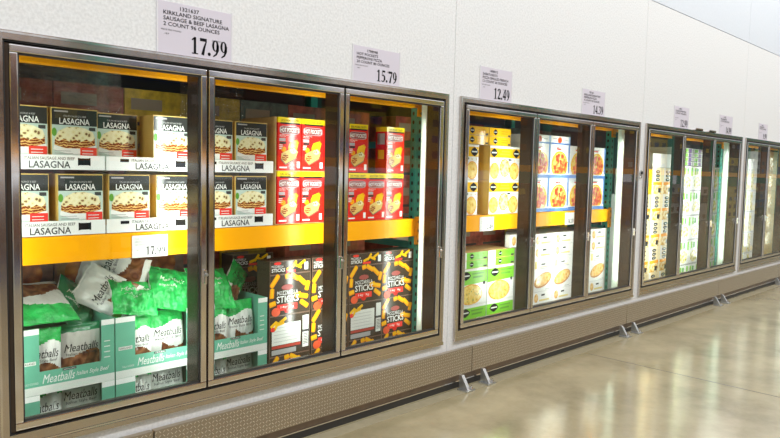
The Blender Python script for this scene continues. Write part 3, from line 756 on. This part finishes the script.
for k in range(7):
    c = [cA, cC, cA, cC, cC, cA, cC][k]
    for j in range(3): place(c, (xx + .15, BY + .34, DECK + .2085 * j), f'{colr[c.data.name]} case behind second freezer, upper level, {("lowest","middle","top")[j]} in {ORD[k]} pile from left', 'case', 'dim cases behind the second freezer')
    for j in range(4): place(cF if k < 4 else cE, (xx + .15, BY + .34, .12 + .1905 * j), f'case behind second freezer, lower level, {ORD[j]} layer up, {ORD[k]} pile from left', 'case', 'dim cases behind the second freezer')
    xx += .305
# stretch film over the back cases of the first freezer
def wrap(x0, x1, z0, z1, y, label, seed):
    b = MB(); n, q = 34, 16; V = []
    for j in range(q + 1):
        for i in range(n + 1):
            x = x0 + (x1 - x0) * i / n; z = z0 + (z1 - z0) * j / q
            V.append((x - x0, .018 * noise.noise(Vector((x * 9, z * 22, seed))) + .008 * noise.noise(Vector((x * 30, z * 50, seed))), z - z0))
    b.add(V, [(j * (n + 1) + i, j * (n + 1) + i + 1, (j + 1) * (n + 1) + i + 1, (j + 1) * (n + 1) + i) for j in range(q) for i in range(n)], film, True)
    tag(b.build('stretch_wrap', None, (x0, y, z0)), label, 'plastic wrap')
wrap(.72, 1.22, 1.40, 1.70, BY + .16, 'crinkled clear stretch wrap above the lasagna boxes in the first door', 1)
wrap(1.50, 1.84, 1.42, 1.70, BY + .18, 'crinkled clear stretch wrap above the lasagna boxes in the second door', 5)

# --- second freezer
def end_box(w, h, d, side, m_band, name, half=False, pic=None, logo=True):
    b = MB(); b.box(-w / 2, w / 2, 0, d, 0, h, side); x = w / 2
    b.rect(-x, .0, x, h, E1, m_band)
    if half: b.rect(-x, 0, -x * .45, h, E2, wht)
    if logo: hexlogo(b, -x * (.45 if not half else .1), h * .52, h * .42, h * .34, E3)
    for i in range(2): b.rect(x * .1 + x * .15 * (half), h * (.62 - .25 * i), x * .7, h * (.70 - .25 * i), E3, org if m_band is amber else lime)
    b.rect(x * .72, h * .1, x * .95, h * .3, E3, dgrey)
    b.rect(-x, 0, x, .003, E4, kraft)
    return b.build(name)
yb = end_box(.238, .0585, .22, kraft, amber, 'yellow_pizza_box'); gb = end_box(.303, .053, .25, kraft, lime, 'green_pizza_box', True)
def tall_pizza(w, h, d, band, name, kind):
    b = MB(); b.box(-w / 2, w / 2, 0, d, 0, h, gold if kind == 'trio' else offw); x = w / 2; b.rect(-x, 0, x, h, E1, wht)
    b.rect(-x, h * .66, x, h * .94, E2, band)
    rr = random.Random(3)
    if kind == 'trio':
        hexlogo(b, -x * .74, h * .80, .040, .030, E3); hexlogo(b, x * .74, h * .80, .040, .030, E3)
        b.rect(-x * .35, h * .74, x * .35, h * .79, E3, M('amber_text_print', (.75, .38, .02), .4)); b.rect(-x * .25, h * .83, x * .3, h * .87, E3, M('amber_text_print'))
        for (cx, cz, r_, m_) in ((-.135, .27, .052, pizza), (-.005, .36, .058, mush), (.105, .27, .056, pizza)):
            b.ell(cx if abs(cx) < x - r_ else (x - r_ - .001) * (1 if cx > 0 else -1), h * cz, r_, r_ * 1.05, E3, org, 24); b.ell(cx if abs(cx) < x - r_ else (x - r_ - .001) * (1 if cx > 0 else -1), h * cz, r_ * .9, r_ * .95, E4, m_, 24)
        for k in range(10): b.ell(rr.uniform(-x * .9, x * .9), h * rr.uniform(.54, .64), .006, .005, E3, mush)
        b.rect(x * .2, h * .58, x * .42, h * .63, E4, dgrey)
    else:
        hexlogo(b, -x * .45, h * .82, .050, .030, E3)
        b.rect(-x * .05, h * .84, x * .8, h * .88, E3, leaf); b.rect(x * .0, h * .74, x * .7, h * .79, E3, leaf)
        b.poly([(-x, h * .66), (x, h * .66), (x, h * .60), (-x, h * .56)], E2, band)
        P = [(-x * .1 + x * .80 * math.cos(a), h * .30 + h * .28 * math.sin(a)) for a in [2 * math.pi * i / 28 for i in range(28)]]
        b.poly(P, E3, org); b.poly([(-x * .1 + (p[0] + x * .1) * .94, h * .3 + (p[1] - h * .3) * .93) for p in P], E4, pizza)
        for k in range(14): b.ell(-x * .1 + rr.uniform(-.08, .08), h * .3 + rr.uniform(-.045, .045), .006, .005, E4 - .0006, M('olive_print', (.3, .3, .05), .4))
        b.ell(x * .80, h * .58, .012, .012, E4, dgrey); b.rect(-x, 0, x, .012, E3, offw)
    b.rect(-x, 0, -x + .0015, h, E4, mgrey)
    return b.build(name)
ty = tall_pizza(.34, .226, .20, amber, 'yellow_pizza_box', 'trio'); tg = tall_pizza(.303, .243, .26, lime, 'green_pizza_box', 'one')
for r_, z in (('lower', DECK), ('upper', DECK + .229)):
    place(ty, (3.335 if r_ == 'upper' else 3.335, BY + .015, z), f'yellow and white pizza box at the left of the second freezer, {r_} row', 'pizza box', 'yellow pizza boxes')
    place(ty, (3.776, BY - .002, z), f'yellow and white pizza box right of the kraft edge in the second freezer, {r_} row', 'pizza box', 'yellow pizza boxes')
for j in range(2):
    for k, cx in enumerate((3.48, 3.727)):
        place(yb, (cx, BY + .01, DECK + .457 + .0590 * j), f'flat yellow pizza box above the tall yellow ones, {("lower", "upper")[j]} layer, {("left", "right")[k]} one', 'pizza box', 'flat yellow pizza boxes')
for k, cx in enumerate((3.461, 3.770)):
    sd = ('left', 'right')[k]
    place(tg, (cx, BY - .002, .1465), f'green pizza box with a large pizza picture, bottom row, {sd} one', 'pizza box', 'green pizza boxes')
    place(tg, (cx, BY - .002, .3902), f'green pizza box with a large pizza picture, middle row, {sd} one', 'pizza box', 'green pizza boxes')
    for j in range(2): place(gb, (cx, BY - .002, .6340 + .0535 * j), f'flat green pizza box on the {sd} green stack, {("lower", "upper")[j]} of two', 'pizza box', 'flat green pizza boxes')
sl = MB(); sl.box(0, .70, 0, .3, 0, .0262, kraft); tag(sl.build('cardboard_sheet', None, (3.28, BY, .12)), 'kraft cardboard sheet under the green pizza boxes', 'cardboard sheet')

def pep_box(w, h, d, name, small=False):
    b = MB(); b.box(-w / 2, w / 2, 0, d, 0, h, offw); x = w / 2; b.rect(-x, 0, x, h, E1, wht)
    b.rect(x * .84, h * .1, x, h, E2, blue if not small else lblue); rr = random.Random(5)
    pe = M('pepperoni_print', (.62, .06, .02), .3); po = M('pepperoni_orange_print', (.80, .20, .05), .3)
    if not small:
        b.rect(-x, 0, x, .012, E2, blue); b.rect(-x * .4, h * .84, x * .1, h * .88, E3, red); b.rect(-x * .45, h * .90, x * .2, h * .915, E3, dgrey)
        P = [(-x * .04 + x * .84 * math.cos(a), h * .36 + max(-h * .29, h * .44 * math.sin(a))) for a in [2 * math.pi * i / 28 for i in range(28)]]
        b.poly(P, E3, amber); b.poly([(x * .02 + (p[0] - x * .02) * .92, h * .35 + (p[1] - h * .35) * .92) for p in P], E4, pizza)
        for k in range(46):
            a = rr.uniform(0, 6.28); q = math.sqrt(rr.random()) * .86; zz = h * .33 + h * .40 * q * math.sin(a)
            b.ell(-x * .04 + x * .74 * q * math.cos(a), max(zz, h * .14), .0135, .0145, E4 - .0001 * (k + 2), pe if k % 3 else po, 12)
    else:
        b.ell(-x * .1, h * .5, x * .22, h * .40, E3, po); b.ell(-x * .1, h * .5, x * .15, h * .28, E4, pe); b.rect(-x * .8, h * .6, -x * .4, h * .75, E3, mgrey); b.rect(x * .3, h * .5, x * .7, h * .6, E3, mgrey); b.rect(-x, 0, x, h * .20, E4, blue)
    return b.build(name)
pb = pep_box(.268, .236, .20, 'pepperoni_pizza_box'); pbs = pep_box(.268, .062, .20, 'pepperoni_pizza_box', True)
PXs = [(4.198, 'left end of the middle door'), (4.470, 'centre of the middle door'), (4.776, 'right side of the middle door'), (5.028, 'third door')]
for k, (cx, nm) in enumerate(PXs):
    for r_, z in (('lower', DECK), ('upper', DECK + .248)):
        place(pb, (cx, BY - .002 + (.0 if k != 2 else .02), z + .0125), f'white pepperoni pizza box of the second freezer, {r_} row, {nm}', 'pizza box', 'pepperoni pizza boxes')
    if k < 2: place(pbs, (cx, BY - .002, DECK + .497), f'flat white pepperoni pizza box lying on top, {nm}', 'pizza box', 'flat pepperoni pizza boxes')
for r_, z in (('lower', DECK), ('upper', DECK + .2485)):
    b = MB(); b.box(0, 1.1, -.006, .25, 0, .012, blue); tag(b.build('blue_tray', None, (4.062, BY - .002, z)), f'thin blue tray under the {r_} row of pepperoni pizza boxes', 'tray')
b = MB(); b.box(0, .028, 0, .2, 0, .474, gold); tag(b.build('yellow_corner_board', None, (4.608, BY - .002, DECK + .0)), 'narrow yellow board upright between the pepperoni pizza boxes', 'board') if False else None
def white_box(w, h, d, kind, name='white_pizza_box'):
    b = MB(); b.box(-w / 2, w / 2, 0, d, 0, h, offw); x = w / 2; b.rect(-x, 0, x, h, E1, wht)
    if kind == 'tall':
        b.rect(-x * .2, h * .80, x * .2, h * .84, E2, dgrey); b.rect(-x * .85, h * .70, -x * .6, h * .92, E2, M('pale_gold_print', (.75, .6, .2), .4)); b.rect(-x * .5, h * .68, x * .7, h * .70, E2, mgrey); b.rect(-x * .4, h * .73, x * .6, h * .75, E2, M('pale_gold_print'))
        b.ell(0, h * .34, x * .88, h * .21, E2, M('crust_print', (.50, .20, .05), .4), 26, .22); b.ell(-.002, h * .355, x * .80, h * .175, E3, beige, 26, .22)
        b.rect(x * .3, h * .04, x * .8, h * .06, E2, mgrey)
    else:
        b.ell(-x * .60, h * .5, x * .20, h * .36, E2, beige); b.rect(x * -.1, h * .62, x * .25, h * .76, E2, dgrey); b.rect(-x * .3, h * .2, x * .7, h * .34, E2, M('pale_gold_print', (.75, .6, .2), .4))
    b.rect(-x, 0, x, .002, E3, mgrey); b.rect(-x, 0, -x + .0015, h, E3, mgrey)
    return b.build(name)
wt = white_box(.268, .247, .25, 'tall'); ws = white_box(.268, .0905, .25, 'small')
for k, (cx, nm) in enumerate(((4.296, 'left column of the middle door'), (4.567, 'right column of the middle door'), (4.838, 'column hidden by the mullion'), (5.109, 'column of the right door'))):
    z = .12
    for pr, hh, rn in ((ws, .0908, 'lowest'), (ws, .0908, 'second from the bottom'), (ws, .0908, 'third from the bottom'), (wt, .2475, 'tall one in the middle'), (ws, .0908, 'second from the top'), (ws, .0908, 'topmost')):
        place(pr, (cx, BY - .002, z), f'white pizza box, {rn}, {nm}, second freezer', 'pizza box', 'white pizza boxes'); z += hh
wb = white_box(.24, .0905, .04, 'small')
place(wb, (4.00, BY + .01, .7415), 'single white pizza box lying on the green pizza stack', 'pizza box')

# --- third and fourth freezers: tall stacks of cases
def case2(w, h, d, style, name='frozen_meal_case'):
    b = MB(); b.box(-w / 2, w / 2, 0, d, 0, h, offw); x = w / 2; rr = random.Random(hash(style) % 7 if False else len(style))
    b.rect(-x, 0, x, h, E1, wht)
    if style == 'orange':
        b.rect(-x, 0, x, h, E1 - .0003, M('pale_tan_print', (.72, .60, .36), .3)); b.rect(-x, 0, x, h * .34, E2, mixed); b.rect(-x, h * .34, x, h * .46, E2, org); b.rect(-x * .70, h * .46, -x * .35, h, E2, wht)
        for j in range(3): b.ell(x * .1, h * (.55 + .15 * j), x * .42, h * .065, E3, char); b.rect(-x * .1, h * (.54 + .15 * j), x * .3, h * (.56 + .15 * j), E4, offw)
        b.rect(-x, 0, -x * .72, h, E3, M('cream_print', (.85, .72, .4), .4)); b.rect(x * .3, h * .05, x * .8, h * .22, E4, char)
    elif style == 'gold':
        b.rect(-x, 0, x, h, E2, amber); b.rect(-x, h * .45, x, h * .55, E3, yel); b.rect(-x * .6, h * .65, x * .5, h * .85, E3, org)
    elif style == 'garden':
        b.rect(-x, 0, x, h * .05, E2, mgrey); b.rect(-x * .7, h * .66, -x * .35, h * .94, E2, lime); b.rect(-x * .2, h * .68, x * .15, h * .92, E2, M('deep_green_print', (.08, .4, .08), .4)); b.rect(x * .6, h * .6, x * .95, h * .95, E2, lime)
        b.ell(-x * .05, h * .34, x * .7, h * .25, E2, gmixed)
    elif style == 'blank': b.rect(-x, 0, x, .004, E2, mgrey)
    elif style == 'pale':
        b.rect(-x, 0, x, h * .02, E2, mgrey); b.rect(-x, h * .05, -x * .2, h * .95, E2, gmixed); b.rect(-x * .1, h * .08, x * .7, h * .3, E2, M('cream_print', (.85, .72, .4), .4)); b.rect(0, h * .5, x * .5, h * .8, E2, offw)
    elif style == 'tan':
        b.rect(-x, 0, x, h, E2, M('tan_case_print', (.52, .38, .16), .4)); b.rect(-x * .6, h * .2, x * .6, h * .8, E3, mixed)
    return b.build(name)
CO = case2(.216, .243, .25, 'orange'); CG = case2(.216, .226, .25, 'gold'); CW = case2(.216, .130, .25, 'blank')
CR = case2(.248, .248, .25, 'garden'); CP = case2(.215, .246, .25, 'pale'); CT = case2(.26, .246, .25, 'tan'); CN = case2(.20, .248, .25, 'garden')
LC = 'food case'
for k, cx in enumerate((5.50, 5.72, 5.94, 6.160, 6.380)):
    if k == 0: continue
    for j in range(4): place(CO, (cx, BY - .002, .12 + .2445 * j), f'white and orange case, third freezer, {ORD[k - 1]} column of left door, {ORD[j]} from the bottom', LC, 'white and orange cases')
    if k == 2: place(CG, (cx, BY - .002, 1.0985), 'golden yellow case on top of its column at the left of the third freezer', LC); 
    if k in (3, 4):
        place(CO, (cx, BY - .002, 1.0985), f'white and orange food case, fifth from the bottom, {("left", "right")[k - 3]} one of the tall columns', LC, 'white and orange cases')
        place(CW, (cx, BY - .002, 1.3425), f'low plain white case topping the {("left", "right")[k - 3]} tall column of the third freezer', LC, 'plain white cases')
def slim():
    w, h, d = .248, .0425, .25; b = MB(); b.box(-w / 2, w / 2, 0, d, 0, h, offw); x = w / 2
    b.rect(-x * .9, h * .15, -x * .2, h * .85, E1, lime); b.rect(-x * .1, h * .1, x * .5, h * .9, E1, purple); b.rect(x * .55, h * .3, x * .9, h * .8, E1, mgrey); b.rect(-x, 0, x, .004, E2, dgrey)
    return b.build('slim_meal_box')
SLM = slim()
for k, cx in enumerate((6.618, 6.868, 7.118, 7.368)):
    nm = ('first column behind the divider', 'left column', 'right column', 'column beside the next divider', 'column in the last door')[k]
    for j in range(5): place(CR, (cx, BY - .002, .12 + .2505 * j), f'white and green case, third freezer, {nm}, {ORD[j]} from the bottom', LC, 'white and green cases')
    for j in range(4): place(SLM, (cx, BY - .002, 1.3735 + .0435 * j), f'slim purple and green box, third freezer, {nm}, {ORD[j]} of four upward', 'food box', 'slim purple boxes')
for j in range(5): place(CN, (7.600, BY - .002, .12 + .2505 * j), f'narrow white and green case beside the teal upright, third freezer, {ORD[j]} from the bottom', LC, 'narrow green cases')
for k, cx in enumerate((8.42, 8.64, 8.86)):
    for j in range(5): place(CP, (cx, BY - .002, .12 + .2485 * j), f'pale case, farthest freezer, {("hidden first", "left", "right")[k]} column of left door, {ORD[j]} from the bottom', LC, 'pale cases')
    if k: place(CW, (cx, BY - .002, .12 + .2485 * 5), f'plain white case on top of the {("", "left", "right")[k]} column in the farthest freezer', LC, 'plain white cases')
for k, cx in enumerate((9.50, 9.765)):
    for j in range(6): place(CT, (cx, BY - .002, .12 + .2485 * j), f'tan case, second door of farthest freezer, {("left", "right")[k]} column, {ORD[j]} from the bottom', LC, 'tan cases')

# ------------------------------------------------------------------ rack across the aisle (seen in reflections)
opp = empty('aisle_rack', (0, -6.2, 0))
for x in range(-3, 37, 3):
    MB().box(x - .05, x + .05, 0, 1.1, 0, 4.2, teal).build('upright', opp)
    if x < 36:
        for z in (1.30, 2.75, 4.05): MB().bbox(x + .052, x + 2.948, 1.04, 1.1, z, z + .13, orange, .004).build('beam', opp)
tag(opp, 'pallet rack across the aisle behind the photographer', 'pallet rack')
cb = M('plain_dark_case', (.07, .045, .035), .5); mats2 = [cb, M('dark_red_case', (.16, .03, .02), .5), brownb, M('navy_case', (.03, .06, .18), .5), mustard, cb, M('rust_case', (.28, .08, .03), .5), cb, M('slate_case', (.06, .07, .08), .5), mgrey]
n_ = 0
for lev, (z0, z1) in enumerate(((0, 1.18), (1.43, 2.6), (2.88, 3.95))):
    for b_ in range(12):
        for s_ in range(2):
            x = -3 + 3 * b_ + .12 + 1.42 * s_
            if x > 32: continue
            b = MB()
            hh = (z1 - z0) * rnd.uniform(.8, .97); rows = 4; mm = mats2[rnd.randrange(10)]
            for q in range(rows):
                m_ = mm if rnd.random() < .65 else mats2[rnd.randrange(10)]
                for c_ in range(3):
                    b.bbox(c_ * .44, c_ * .44 + .435, 0, .95, q * hh / rows, (q + 1) * hh / rows - .004, m_, .006)
                    b.add([(c_ * .44 + .33, .9506, q * hh / rows + .05), (c_ * .44 + .1, .9506, q * hh / rows + .05), (c_ * .44 + .1, .9506, q * hh / rows + .17), (c_ * .44 + .33, .9506, q * hh / rows + .17)], [(0, 1, 2, 3)], mats2[rnd.randrange(10)])
            tag(b.build('pallet_load', None, (x, -6.15, z0)), f'stacked cartons across the aisle, {("floor", "middle", "top")[lev]} level, {ORD[b_]} bay, {("left", "right")[s_]} load', 'pallet load', 'pallet loads across the aisle')
